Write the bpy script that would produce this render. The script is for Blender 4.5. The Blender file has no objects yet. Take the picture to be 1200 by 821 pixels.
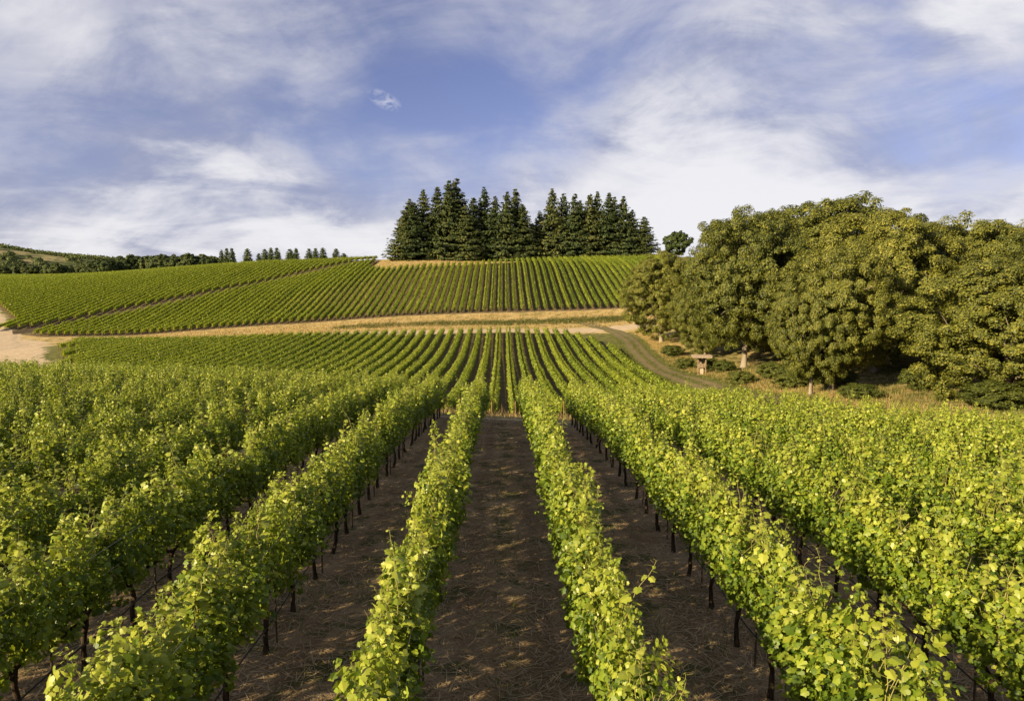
import bpy, math, random
import numpy as np
from mathutils import Vector
R = math.radians
SC = bpy.context.scene
COL = SC.collection
rng = np.random.default_rng(7)
random.seed(7)

# ------------------------------------------------------------------ camera
cam_d = bpy.data.cameras.new("camera"); cam = bpy.data.objects.new("camera", cam_d); COL.objects.link(cam)
cam_d.sensor_width = 36; cam_d.lens = 24; cam_d.clip_start = .1; cam_d.clip_end = 20000
PITCH, YAW = R(4.68), R(0.716)
cam.location = (0, 0, 0); cam.rotation_euler = (R(90) - PITCH, 0, -YAW)
SC.camera = cam

# ------------------------------------------------------------------ light, sky, exposure
SUN_EL, SUN_AZ = R(20.5), math.atan2(-.75, -.60)          # azimuth measured from +Y towards +X
to_sun = Vector((math.sin(SUN_AZ)*math.cos(SUN_EL), math.cos(SUN_AZ)*math.cos(SUN_EL), math.sin(SUN_EL)))
sd = bpy.data.lights.new("sun", 'SUN'); sd.energy = 5.0; sd.angle = R(.55); sd.color = (1, .81, .50)
so = bpy.data.objects.new("sun", sd); COL.objects.link(so)
so.rotation_euler = to_sun.to_track_quat('Z', 'Y').to_euler(); so.location = (-60, -40, 40)
SC.view_settings.view_transform = 'Standard'; SC.view_settings.look = 'None'
SC.view_settings.gamma = 1; SC.view_settings.use_curve_mapping = False
SC.view_settings.exposure = 1.22
SC.render.engine = 'CYCLES'
SC.cycles.max_bounces = 6; SC.cycles.diffuse_bounces = 3; SC.cycles.transmission_bounces = 4; SC.cycles.transparent_max_bounces = 4
SC.cycles.caustics_reflective = False; SC.cycles.caustics_refractive = False
SC.cycles.use_denoising = True

W = bpy.data.worlds.new("World"); SC.world = W; W.use_nodes = True

class NT:
    """tiny helper round a node tree"""
    def __init__(s, tree): s.t = tree; s.n = tree.nodes; s.l = tree.links
    def new(s, typ, **kw):
        n = s.n.new(typ)
        for k, v in kw.items(): setattr(n, k, v)
        return n
    def put(s, sock, v):
        if isinstance(v, bpy.types.NodeSocket): s.l.new(v, sock)
        elif v is not None: sock.default_value = v
    def math(s, op, a, b=None, c=None, clamp=False):
        n = s.new('ShaderNodeMath', operation=op, use_clamp=clamp)
        for i, v in enumerate((a, b, c)): s.put(n.inputs[i], v)
        return n.outputs[0]
    def vmath(s, op, a, b=None):
        n = s.new('ShaderNodeVectorMath', operation=op)
        s.put(n.inputs[0], a); s.put(n.inputs[1], b)
        return n.outputs['Value'] if op == 'DOT_PRODUCT' else n.outputs[0]
    def noise(s, vec, scale, detail=4, rough=.55, dist=0, color=False):
        n = s.new('ShaderNodeTexNoise'); s.put(n.inputs['Vector'], vec)
        n.inputs['Scale'].default_value = scale; n.inputs['Detail'].default_value = detail
        n.inputs['Roughness'].default_value = rough; n.inputs['Distortion'].default_value = dist
        return n.outputs['Color' if color else 'Fac']
    def rng(s, v, a, b, c=0, d=1, smooth=True):
        n = s.new('ShaderNodeMapRange', interpolation_type='SMOOTHSTEP' if smooth else 'LINEAR')
        s.put(n.inputs['Value'], v)
        for k, x in zip(('From Min', 'From Max', 'To Min', 'To Max'), (a, b, c, d)): n.inputs[k].default_value = x
        return n.outputs['Result']
    def mix(s, f, a, b, blend='MIX'):
        n = s.new('ShaderNodeMix', data_type='RGBA', blend_type=blend)
        s.put(n.inputs[0], f)
        for sock, v in ((n.inputs[6], a), (n.inputs[7], b)):
            s.put(sock, (*v, 1) if isinstance(v, tuple) and len(v) == 3 else v)
        return n.outputs[2]

def build_sky():
    t = NT(W.node_tree); t.n.clear()
    sky = t.new('ShaderNodeTexSky', sky_type='NISHITA', sun_disc=False)
    sky.sun_elevation = SUN_EL; sky.sun_rotation = SUN_AZ; sky.altitude = 200
    sky.air_density = 1.0; sky.dust_density = .6; sky.ozone_density = 2.5
    tc = t.new('ShaderNodeTexCoord')
    d = t.vmath('NORMALIZE', tc.outputs['Generated'])
    sp = t.new('ShaderNodeSeparateXYZ'); t.l.new(d, sp.inputs[0])
    zz = t.math('ADD', t.math('MAXIMUM', sp.outputs[2], 0), .24)
    cb = t.new('ShaderNodeCombineXYZ')
    t.l.new(t.math('DIVIDE', sp.outputs[0], zz), cb.inputs[0]); t.l.new(t.math('DIVIDE', sp.outputs[1], zz), cb.inputs[1])
    p = cb.outputs[0]
    mp = t.new('ShaderNodeMapping'); t.l.new(p, mp.inputs[0]); mp.inputs['Rotation'].default_value = (0, 0, R(-20)); mp.inputs['Scale'].default_value = (.9, 1.15, 1)
    mp.inputs['Location'].default_value = (3.1, 1.7, 0)
    d2 = t.new('ShaderNodeMapping'); t.l.new(d, d2.inputs[0]); d2.inputs['Rotation'].default_value = (0, R(9), 0); d2.inputs['Scale'].default_value = (1, 1, 1.9); d2.inputs['Location'].default_value = (.4, 2.3, .7)
    n1 = t.noise(d2.outputs[0], 2.7, 8, .57, .7)
    n2 = t.noise(mp.outputs[0], 1.9, 8, .62, .6)
    cov = t.math('SUBTRACT', t.math('ADD', t.math('MULTIPLY', n1, 1.2), t.math('MULTIPLY', n2, .50)), .37)
    # banks and clear holes of this sky: azimuth, elevation, radius (degrees), weight
    for az, el, rad, w in ((-7, 14, 10, -.15), (2, 15, 9, -.13), (-3, 18, 9, -.12), (2, 23, 8, -.06), (-18, 14, 6, -.06), (24, 13, 19, .20), (35, 19, 6, .24), (40, 23, 7, .22), (12, 10, 9, .16), (22, 15, 9, .10), (-27, 6, 15, .12), (-26, 2, 9, -.06), (30, 5, 9, -.08), (27, 24.5, 6, -.20),
                           (-35, 17, 8, .18), (-20, 25, 10, .10), (-33, 11.5, 6, -.10), (-23, 17.5, 5, .14), (-14, 16, 4, .12), (36, 10, 7, -.10), (-5, 6, 11, .12)):
        c = (math.sin(R(az))*math.cos(R(el)), math.cos(R(az))*math.cos(R(el)), math.sin(R(el)))
        cov = t.math('ADD', cov, t.rng(t.vmath('DOT_PRODUCT', d, c), math.cos(R(rad)), 1, 0, w))
    cov = t.math('ADD', cov, t.rng(sp.outputs[2], .04, .22, .23, 0))
    thin = t.rng(cov, .18, .78)
    # a single small wisp in the blue
    c = (math.sin(R(-9.6))*math.cos(R(15.2)), math.cos(R(-9.6))*math.cos(R(15.2)), math.sin(R(15.2)))
    c = Vector(c); e1 = Vector((c.y, -c.x, -.45)); e1 = (e1 - c*e1.dot(c)).normalized(); e2 = c.cross(e1).normalized()
    q1 = t.math('MULTIPLY', t.vmath('DOT_PRODUCT', d, tuple(e1)), 1/R(1.5)); q2 = t.math('MULTIPLY', t.vmath('DOT_PRODUCT', d, tuple(e2)), 1/R(.7))
    el = t.math('SUBTRACT', 1, t.math('ADD', t.math('MULTIPLY', q1, q1), t.math('MULTIPLY', q2, q2)))
    el = t.math('MULTIPLY', t.math('MAXIMUM', el, 0), t.math('GREATER_THAN', t.vmath('DOT_PRODUCT', d, tuple(c)), .9))
    wisp = t.math('MULTIPLY', el, t.rng(t.noise(d2.outputs[0], 38, 6, .7, 1.2), .40, .62))
    blue = t.mix(1.0, sky.outputs[0], (.86, .66, .80), 'MULTIPLY')
    shade = t.rng(t.math('ADD', t.math('MULTIPLY', t.noise(d2.outputs[0], 4.2, 8, .6, .9), .6), t.math('MULTIPLY', n2, .4)), .38, .60)
    body = t.mix(shade, (2.2, 2.4, 3.4), (4.35, 4.35, 4.8))
    body = t.mix(t.rng(cov, .60, .90), body, (5.8, 5.75, 5.9))
    col = t.mix(t.math('MULTIPLY', thin, .93), blue, body)
    col = t.mix(t.math('MULTIPLY', wisp, .5), col, (5.2, 5.2, 5.6))
    bg = t.new('ShaderNodeBackground'); t.l.new(col, bg.inputs[0]); bg.inputs[1].default_value = .066
    out = t.new('ShaderNodeOutputWorld'); t.l.new(bg.outputs[0], out.inputs[0])
build_sky()

# ------------------------------------------------------------------ helpers
def tag(o, label=None, cat=None, group=None, kind=None):
    for k, v in (('label', label), ('category', cat), ('group', group), ('kind', kind)):
        if v: o[k] = v
    return o
def link(name, data, loc=(0, 0, 0), parent=None, rz=0):
    o = bpy.data.objects.new(name, data); COL.objects.link(o)
    o.location = loc; o.rotation_euler = (0, 0, rz)
    if parent: o.parent = parent
    return o
def empty(name, loc, rz=0): 
    o = link(name, None, loc, rz=rz); o.empty_display_size = .2
    return o

class MB:
    """collects vertex/face arrays and builds ONE mesh"""
    def __init__(s): s.v = []; s.f = []; s.n = 0
    def add(s, V, F, mi=0, smooth=False):
        V = np.asarray(V, float).reshape(-1, 3); F = np.asarray(F, int)
        s.v.append(V); s.f.append((F + s.n, mi, smooth)); s.n += len(V)
        return s
    def mesh(s, name, mats):
        V = np.concatenate(s.v) if s.v else np.zeros((0, 3))
        me = bpy.data.meshes.new(name)
        nl = sum(F.size for F, _, _ in s.f); nf = sum(len(F) for F, _, _ in s.f)
        me.vertices.add(len(V)); me.vertices.foreach_set('co', V.astype(np.float32).ravel())
        me.loops.add(nl); me.loops.foreach_set('vertex_index', np.concatenate([F.ravel() for F, _, _ in s.f]).astype(np.int32))
        tot = np.concatenate([np.full(len(F), F.shape[1]) for F, _, _ in s.f])
        me.polygons.add(nf); me.polygons.foreach_set('loop_start', np.concatenate([[0], np.cumsum(tot)[:-1]]).astype(np.int32))
        me.polygons.foreach_set('loop_total', tot.astype(np.int32))
        me.polygons.foreach_set('material_index', np.concatenate([np.full(len(F), m) for F, m, _ in s.f]).astype(np.int32))
        me.polygons.foreach_set('use_smooth', np.concatenate([np.full(len(F), sm) for F, _, sm in s.f]).astype(bool))
        for m in (mats if isinstance(mats, (list, tuple)) else [mats]): me.materials.append(m)
        me.update(calc_edges=True); me.validate()
        return me
    def box(s, c, size, mi=0, rot=None):
        sx, sy, sz = [x/2 for x in size]
        V = np.array([(x, y, z) for x in (-sx, sx) for y in (-sy, sy) for z in (-sz, sz)])
        if rot is not None: V = V @ np.array(rot).T
        return s.add(V + np.array(c), [(0, 1, 3, 2), (4, 6, 7, 5), (0, 4, 5, 1), (2, 3, 7, 6), (0, 2, 6, 4), (1, 5, 7, 3)], mi)
    def tube(s, pts, rad, n=6, mi=0, smooth=True, cap=True):
        pts = np.asarray(pts, float); m = len(pts)
        rad = np.broadcast_to(np.asarray(rad, float), (m,))
        T = np.gradient(pts, axis=0); T /= np.linalg.norm(T, axis=1, keepdims=True) + 1e-9
        ref = np.where(np.abs(T[:, 2:3]) > .9, np.array([[1., 0, 0]]), np.array([[0, 0, 1.]]))
        A = np.cross(T, ref); A /= np.linalg.norm(A, axis=1, keepdims=True) + 1e-9
        B = np.cross(T, A)
        a = np.linspace(0, 2*np.pi, n, endpoint=False)
        V = pts[:, None] + rad[:, None, None]*(np.cos(a)[None, :, None]*A[:, None] + np.sin(a)[None, :, None]*B[:, None])
        i = np.arange(m-1)[:, None]*n; j = np.arange(n)[None]; k = (j+1) % n
        F = np.stack([i+j, i+k, i+n+k, i+n+j], -1).reshape(-1, 4)
        s.add(V.reshape(-1, 3), F, mi, smooth)
        if cap and n >= 3:
            for e in (0, m-1):
                s.add(np.vstack([V[e], pts[e]]), [(q, (q+1) % n, n) for q in range(n)], mi, smooth)
        return s
def norm(v): return v/(np.linalg.norm(v, axis=-1, keepdims=True) + 1e-9)

# ------------------------------------------------------------------ leaf shapes (x across, y towards the tip, z up)
_side = [(0, .10), (.20, -.08), (.46, .06), (.50, .30), (.40, .42), (.54, .62), (.36, .70), (.22, .80), (0, 1.02)]
def grape_leaf():
    right = _side; left = [(-x, y) for x, y in _side[1:-1]]
    mid = [(0, .42)]
    P = np.array(right + left + mid, float); n = len(_side); nl = len(left)
    z = -.34*np.abs(P[:, 0])**1.2 - .16*(P[:, 1] - .4)**2
    V = np.column_stack([P, z]); c = n + nl
    F = [(c, i, i+1) for i in range(n-1)]
    lc = [0] + list(range(n, n+nl)) + [n-1]
    F += [(c, lc[i+1], lc[i]) for i in range(len(lc)-1)]
    V[:, 1] -= .1
    return V, np.array(F)
def kite(w=.5, fold=.22):
    return np.array([(0, 0, 0), (w, .45, -fold), (0, 1, -.1), (-w, .45, -fold)], float), np.array([(0, 1, 2), (0, 2, 3)])
LEAF = grape_leaf(); KITE = kite(); LONG = kite(.30, .12)
def place(proto, pos, nrm, tip, size):
    """copies of a leaf at pos, its face along nrm, its tip towards tip"""
    V, F = proto; N = len(pos)
    nrm = norm(nrm); t = norm(tip - nrm*np.sum(tip*nrm, 1, keepdims=True)); x = np.cross(t, nrm)
    size = np.broadcast_to(np.asarray(size, float), (N,))
    P = pos[:, None] + size[:, None, None]*(V[None, :, 0:1]*x[:, None] + V[None, :, 1:2]*t[:, None] + V[None, :, 2:3]*nrm[:, None])
    G = F[None] + (np.arange(N)*len(V))[:, None, None]
    return P.reshape(-1, 3), G.reshape(-1, F.shape[1])

# ------------------------------------------------------------------ terrain
CTRL = np.array([
 # ridge with the near block
 (0, -30, -5.6), (-40, -20, -5.4), (30, -20, -5.6), (0, 0, -4.95), (0, 8, -4.85), (0, 15, -4.9), (0, 21, -5.12), (0, 28, -5.65), (0, 34, -6.3), (0, 39, -7.0),
 (-10, 10, -4.85), (-20, 20, -4.95), (-15, 32, -5.6), (-15, 41, -6.45), (-30, 30, -5.1), (-37, 40, -5.9), (-37, 51, -6.9), (-60, 40, -6.0), (-60, 60, -8.2),
 (10, 10, -4.95), (10, 20, -5.3), (11, 28.5, -6.2), (19, 12, -5.3), (19, 24, -6.3), (30, 20, -6.6), (40, 5, -6.3), (60, 25, -7.0),
 # dip and lower block
 (0, 55, -10.2), (0, 69, -12.2), (0, 80, -12.5), (0, 101, -12.7), (0, 125, -12.2), (0, 145, -10.3), (0, 157, -8.9), (-40, 75, -12.6), (-70, 90, -13.2), (-70, 115, -13.4), (-30, 100, -13.0),
 (-50, 157, -10.2), (-98, 157, -11.3), (-96, 120, -13.6), (21, 85, -12.6), (21, 110, -12.3), (21, 133, -10.7), (21, 157, -9.2),
 # lane, kiosk, grove floor
 (28, 150, -9.3), (27, 80, -11.6), (29, 100, -11.5), (31, 90, -10.8), (31, 63, -9.3), (37, 51, -8.2), (25, 45, -8.3), (32, 138, -9.6), (52, 105, -8.8), (55, 80, -7.6), (80, 60, -6), (80, 130, -4.5), (60, 40, -7),
 # bank, upper block
 (0, 172, -8.0), (0, 189, -5.0), (-50, 190, -7.5), (-101, 190, -11.2), (-134, 190, -11.4), (34, 189, -3.9), (60, 189, -2.5), (-70, 172, -10.6), (-111, 168, -12.5), (-125, 145, -14.0), (-160, 150, -14.0),
 (0, 220, 2.2), (0, 250, 9.8), (0, 275, 12.8), (0, 292, 14.4), (-30, 250, 9.0), (-30, 280, 13.7), (40, 250, 10.6), (58, 277, 14.2), (40, 292, 15.0), (75, 292, 16.0), (60, 230, 6.5), (95, 240, 8),
 (-51, 288, 14.3), (-60, 225, .6), (-82, 262, 5.8), (-103, 235, -.8), (-125, 212, -7.2), (-143, 203, -8.4), (-147, 200, -8.8), (-168, 228, -2.4), (-200, 258, 3.0),
 (-71, 302, 14.6), (-100, 312, 14.2), (-142, 325, 12.0), (-194, 332, 8.2), (-243, 332, 8.0), (-300, 330, 7.5), (-243, 280, 5.5), (-300, 250, 1),
 # beyond the crest
 (0, 330, 13.5), (80, 330, 15), (-80, 345, 12.5), (-160, 380, 10.5), (-260, 400, 9.5), (-360, 400, 8), (0, 420, 8), (150, 350, 12), (200, 200, 2), (200, 60, -6), (-250, 100, -12), (-200, 0, -8), (200, -100, -10), (-200, -150, -12), (0, -200, -14),
 (-500, 500, 6), (0, 600, 0), (500, 500, 0), (600, 0, -8), (-600, 0, -10), (0, -600, -16), (-1200, 1200, 5), (1200, 1200, -5), (1200, -1200, -15), (-1200, -1200, -15), (0, 1600, -5), (-1600, 0, -8), (1600, 0, -8),
], float)
def _phi(r2):
    r2 = np.maximum(r2, 1e-9); return .5*r2*np.log(r2)
def _fit():
    p = CTRL[:, :2]/100; n = len(p)
    K = _phi(((p[:, None] - p[None])**2).sum(-1)) + np.eye(n)*1.5e-5
    P = np.column_stack([np.ones(n), p]); A = np.zeros((n+3, n+3)); A[:n, :n] = K; A[:n, n:] = P; A[n:, :n] = P.T
    return np.linalg.solve(A, np.concatenate([CTRL[:, 2], np.zeros(3)]))
_W = _fit()
def H(x, y):
    x = np.atleast_1d(np.asarray(x, float)); y = np.broadcast_to(np.asarray(y, float), x.shape)
    q = np.column_stack([x.ravel(), y.ravel()])/100; c = CTRL[:, :2]/100; out = np.empty(len(q))
    for i in range(0, len(q), 20000):
        s = q[i:i+20000]
        out[i:i+20000] = _phi(((s[:, None] - c[None])**2).sum(-1)) @ _W[:-3] + _W[-3] + s @ _W[-2:]
    return out.reshape(x.shape)
def h1(x, y): return float(H(x, y)[0])

S = 2.15                                      # distance between rows
def fg_end(x): return 34 - np.where(x < 0, .45, .50)*x
def mid_start(x): return np.maximum(62 - .3*x, -x/.635)
def mid_end(x): return np.interp(x, [-110, -60, 13, 15, 16.2, 18.3, 20.5], [157, 157, 157, 152, 149, 143, 130])
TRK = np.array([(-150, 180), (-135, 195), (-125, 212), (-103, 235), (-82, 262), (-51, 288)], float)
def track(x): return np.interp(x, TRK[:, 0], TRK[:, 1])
def up_start(x): return np.interp(x, [-136, -128, 70], [193, 190, 189.5])
def up_end(x): return np.where(x < -51, track(x) - 4.2, np.interp(x, [-51, -44, -30, -12, 4, 12], [262, 254, 254.5, 258, 273, 278]) + 1.2*np.sin(x*2.1))
def left_start(x): return np.where(x > -143, track(x) + 5.5, 203 + (-143 - x)*1.0)
def left_end(x): return 300 + (-60 - x)*.17
LANE = np.array([(20, 176), (26.5, 160), (27.0, 145), (25.6, 130), (25.0, 110), (25.5, 95), (26.5, 80), (26, 65), (24, 50), (25, 36), (34, 22), (60, 10)], float)
HEAD = np.array([(-118, 166), (-90, 163.5), (-50, 163), (0, 163), (20, 163.5), (34, 166)], float)
LEFT = np.array([(-118, 150), (-124, 170), (-139, 189), (-152, 203), (-175, 227), (-210, 262), (-260, 300)], float)
def dist_poly(x, y, P):
    d = np.full(np.shape(x), 1e9)
    for (a, b) in zip(P[:-1], P[1:]):
        ab = b - a; t = np.clip(((x-a[0])*ab[0] + (y-a[1])*ab[1])/(ab @ ab), 0, 1)
        d = np.minimum(d, np.hypot(x - a[0] - t*ab[0], y - a[1] - t*ab[1]))
    return d

def mat(name, rough=.8, spec=.2):
    m = bpy.data.materials.new(name); m.use_nodes = True
    t = NT(m.node_tree); b = t.n['Principled BSDF']
    b.inputs['Roughness'].default_value = rough; b.inputs['Specular IOR Level'].default_value = spec
    return m, t, b
def bump(t, b, h, strength, dist=.05):
    n = t.new('ShaderNodeBump'); n.inputs['Strength'].default_value = strength; n.inputs['Distance'].default_value = dist
    t.put(n.inputs['Height'], h); t.l.new(n.outputs[0], b.inputs['Normal'])
def pos(t): return t.new('ShaderNodeNewGeometry').outputs['Position']

def ground_material():
    m, t, b = mat('ground', .95, .1); P = pos(t)
    at = t.new('ShaderNodeVertexColor', layer_name='zone'); sp = t.new('ShaderNodeSeparateColor'); t.l.new(at.outputs[0], sp.inputs[0])
    big = t.noise(P, .12, 4, .6); med = t.noise(P, .9, 5, .62); fine = t.noise(P, 9, 5, .7); straw = t.noise(P, 38, 4, .75, 1.5)
    sx = t.new('ShaderNodeSeparateXYZ'); t.l.new(P, sx.inputs[0])
    lane = t.math('ABSOLUTE', t.math('SUBTRACT', t.math('FRACT', t.math('ADD', t.math('MULTIPLY', sx.outputs[0], 1/2.15), .5)), .5))       # 0 in the middle of an aisle, .5 under the vines
    lane = t.math('ADD', lane, t.math('MULTIPLY', t.math('SUBTRACT', med, .5), .16))
    rut = t.math('MULTIPLY', t.rng(lane, .14, .23), t.rng(lane, .36, .27)); mid = t.rng(lane, .15, .05)
    patch = t.noise(P, .55, 5, .65, .6)
    soil = t.mix(t.rng(med, .35, .65), (.165, .112, .058), (.29, .195, .105))
    soil = t.mix(t.math('MULTIPLY', t.rng(patch, .46, .60), .7), soil, (.37, .27, .155))
    soil = t.mix(t.math('MULTIPLY', rut, .55), soil, (.145, .093, .050))
    soil = t.mix(t.rng(straw, .50, .70), soil, (.50, .385, .24))
    soil = t.mix(t.math('MULTIPLY', t.rng(t.math('ADD', t.noise(P, 1.7, 4, .6), t.math('MULTIPLY', mid, .07)), .53, .66), .8), soil, (.065, .075, .022))
    dry = t.mix(t.rng(med, .3, .7), (.33, .245, .10), (.47, .36, .17))
    dry = t.mix(t.math('MULTIPLY', t.rng(t.noise(P, .45, 4, .6), .5, .62), .8), dry, (.13, .125, .038))
    dry = t.mix(t.rng(fine, .45, .75), dry, (.30, .21, .09))
    bare = t.mix(t.rng(med, .3, .7), (.36, .28, .185), (.48, .38, .26)); bare = t.mix(t.math('MULTIPLY', t.rng(fine, .5, .7), .5), bare, (.25, .17, .09))
    green = t.mix(t.rng(med, .35, .65), (.075, .085, .022), (.16, .15, .045)); green = t.mix(t.rng(fine, .5, .7), green, (.06, .07, .02))
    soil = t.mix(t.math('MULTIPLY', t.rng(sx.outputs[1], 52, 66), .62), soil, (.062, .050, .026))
    jag = t.math('ADD', t.math('MULTIPLY', t.math('SUBTRACT', med, .5), .8), t.math('MULTIPLY', t.math('SUBTRACT', big, .5), .7))
    w = lambda s: t.rng(t.math('ADD', s, jag), .38, .62)
    col = t.mix(w(sp.outputs[1]), green, dry); col = t.mix(w(sp.outputs[2]), col, bare); col = t.mix(w(sp.outputs[0]), col, soil)
    t.l.new(col, b.inputs['Base Color']); bump(t, b, t.math('ADD', t.math('MULTIPLY', straw, .5), fine), .7, .06)
    return m
def axis(lo, hi, step, far):
    core = np.arange(lo, hi + .01, step); g = step*1.35**np.arange(1, 40); g = np.cumsum(g)
    return np.concatenate([(lo - g[g < far])[::-1], core, hi + g[g < far]])
def build_ground():
    xs = axis(-250, 110, 1.25, 6000); ys = axis(-6, 340, 1.0, 6000)
    X, Y = np.meshgrid(xs, ys, indexing='ij'); Z = H(X, Y)
    far = np.clip((np.hypot(X, Y) - 900)/900, 0, 1); Z = Z*(1-far) - 14*far
    nx, ny = X.shape; i = np.arange(nx-1)[:, None]*ny + np.arange(ny-1)[None]
    mb = MB().add(np.column_stack([X.ravel(), Y.ravel(), Z.ravel()]), np.stack([i, i+ny, i+ny+1, i+1], -1).reshape(-1, 4), 0, True)
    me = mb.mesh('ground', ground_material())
    x, y = X.ravel(), Y.ravel()
    def inside(lo, hi, a, b, m): return np.clip(np.minimum.reduce([(x - lo)/m, (hi - x)/m, (y - a)/m, (b - y)/m])*.5 + .5, 0, 1)
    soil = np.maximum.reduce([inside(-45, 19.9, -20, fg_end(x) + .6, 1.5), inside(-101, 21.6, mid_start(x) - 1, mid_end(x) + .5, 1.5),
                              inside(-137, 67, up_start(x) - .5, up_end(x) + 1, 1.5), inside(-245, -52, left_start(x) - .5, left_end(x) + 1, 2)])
    bare = np.maximum.reduce([np.clip(1.2 - dist_poly(x, y, HEAD)/4.5, 0, 1), np.clip(1.2 - dist_poly(x, y, LEFT)/7, 0, 1),
                              inside(-190, -60, 90, 186, 5)*np.clip((-x/y.clip(1) - .630)*14, 0, 1)])
    dry = np.maximum.reduce([inside(-140, 45, 158, 192, 3)*(1 - 1.0*np.exp(-((y - 176.5)/3.6)**2)*np.clip((x + 45)/25, 0, 1)), inside(-55, 6, 254, 292, 5), inside(-60, 60, 30, 66, 4)*.55, inside(27.5, 110, 15, 185, 3)*.5,
                             inside(-600, 600, 330, 700, 40)*.6, inside(-70, 90, 276, 330, 8)*.45])
    c = np.column_stack([soil, dry, bare, np.ones_like(x)]).astype(np.float32)
    at = me.color_attributes.new('zone', 'FLOAT_COLOR', 'POINT'); at.data.foreach_set('color', c.ravel())
    return tag(link('ground', me), kind='structure')
build_ground()

def road_material(name, a, b_, centre=None):
    m, t, b = mat(name, .95, .1); P = pos(t)
    med = t.noise(P, .8, 5, .6); fine = t.noise(P, 7, 5, .7)
    col = t.mix(t.rng(med, .3, .7), a, b_); col = t.mix(t.math('MULTIPLY', t.rng(fine, .5, .72), .5), col, tuple(q*.55 for q in a))
    if centre:
        at = t.new('ShaderNodeVertexColor', layer_name='across'); sp = t.new('ShaderNodeSeparateColor'); t.l.new(at.outputs[0], sp.inputs[0])
        g = t.mix(t.rng(fine, .35, .65), centre, tuple(q*.6 for q in centre))
        col = t.mix(t.rng(t.math('ADD', sp.outputs[0], t.math('MULTIPLY', t.math('SUBTRACT', med, .5), 2.6)), .2, .8), col, g)
    t.l.new(col, b.inputs['Base Color']); bump(t, b, fine, .6, .05)
    return m
def road(name, P, width, m, lift=.04, green=lambda s: 0):
    L = np.concatenate([[0], np.cumsum(np.hypot(*np.diff(P, axis=0).T))]); s = np.arange(0, L[-1], .8)
    # smooth the polyline
    x = np.interp(s, L, P[:, 0]); y = np.interp(s, L, P[:, 1])
    k = np.hanning(15); k /= k.sum(); pad = lambda q: np.convolve(np.pad(q, 7, mode='edge'), k, 'valid'); x, y = pad(x), pad(y)
    tx, ty = np.gradient(x), np.gradient(y); l = np.hypot(tx, ty); nx, ny = ty/l, -tx/l
    A = np.linspace(-.5, .5, 9); wob = width*(1 + .08*np.sin(s*.31) + .06*np.sin(s*.77 + 1))
    X = x[:, None] + nx[:, None]*A[None]*wob[:, None]; Y = y[:, None] + ny[:, None]*A[None]*wob[:, None]
    Z = H(X, Y) + lift - .10*(np.abs(A)[None] > .45)
    n = len(A); i = np.arange(len(s)-1)[:, None]*n + np.arange(n-1)[None]
    me = MB().add(np.stack([X, Y, Z], -1).reshape(-1, 3), np.stack([i, i+1, i+n+1, i+n], -1).reshape(-1, 4), 0, True).mesh(name, m)
    c = np.ones((len(s), n, 4), np.float32); c[..., 0] = np.array([green(q) for q in A])[None]
    at = me.color_attributes.new('across', 'FLOAT_COLOR', 'POINT'); at.data.foreach_set('color', c.ravel())
    return tag(link(name, me), kind='structure')
road('dirt_road', HEAD, 5.5, road_material('dirt', (.37, .29, .19), (.48, .38, .255)))
road('dirt_road', LEFT, 9, road_material('dirt_pale', (.37, .29, .195), (.47, .375, .26)), .06)
road('farm_track', TRK + np.array([(-.4, .6)]), 5.5, road_material('dark_track', (.050, .038, .024), (.085, .062, .038)), .05)  # strip coloured much darker along the diagonal gap between upper and left blocks
road('farm_lane', LANE, 4.3, road_material('lane_soil', (.125, .10, .055), (.19, .15, .08), (.13, .13, .042)), .05, lambda a: .85 if abs(a) < .12 or abs(a) > .36 else .1)

# ------------------------------------------------------------------ plant materials
def leaf_mat(name, dark, mid, light, trans, tw=.35, rough=.5, spec=.3, shift=.25):
    m, t, b = mat(name, rough, spec)
    g = t.new('ShaderNodeNewGeometry'); oi = t.new('ShaderNodeObjectInfo')
    cr = t.new('ShaderNodeValToRGB'); e = cr.color_ramp.elements
    e[0].color = (*dark, 1); e[0].position = .05; e[1].color = (*light, 1); e[1].position = .97
    k = e.new(.5); k.color = (*mid, 1)
    clump = t.noise(g.outputs['Position'], 1.1, 3, .6)
    f = t.math('ADD', t.math('MULTIPLY', g.outputs['Random Per Island'], .65), t.math('MULTIPLY', t.math('SUBTRACT', clump, .28), .8))
    f = t.math('ADD', f, t.math('MULTIPLY', t.math('SUBTRACT', oi.outputs['Random'], .5), shift), clamp=True)
    t.l.new(f, cr.inputs[0]); t.l.new(cr.outputs[0], b.inputs['Base Color'])
    tr = t.new('ShaderNodeBsdfTranslucent'); t.l.new(t.mix(.6, cr.outputs[0], trans), tr.inputs[0])
    mx = t.new('ShaderNodeMixShader'); mx.inputs[0].default_value = tw
    t.l.new(b.outputs[0], mx.inputs[1]); t.l.new(tr.outputs[0], mx.inputs[2])
    t.l.new(mx.outputs[0], t.n['Material Output'].inputs[0])
    return m
def bark_mat(name, a, b_, scale=14):
    m, t, b = mat(name, .95, .1); g = t.new('ShaderNodeTexCoord').outputs['Object']
    mp = t.new('ShaderNodeMapping'); t.l.new(g, mp.inputs[0]); mp.inputs['Scale'].default_value = (1, 1, .25)
    n = t.noise(mp.outputs[0], scale, 5, .7); t.l.new(t.mix(t.rng(n, .35, .65), a, b_), b.inputs['Base Color']); bump(t, b, n, .8, .03)
    return m
M_VINE = leaf_mat('vine_leaf', (.026, .060, .007), (.115, .172, .013), (.33, .38, .040), (.44, .51, .034), .32, .48, .3, .12)
M_SHOOT = leaf_mat('young_leaf', (.12, .165, .016), (.265, .305, .032), (.43, .445, .07), (.42, .48, .06), .36, .42, .4, .1)
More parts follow.
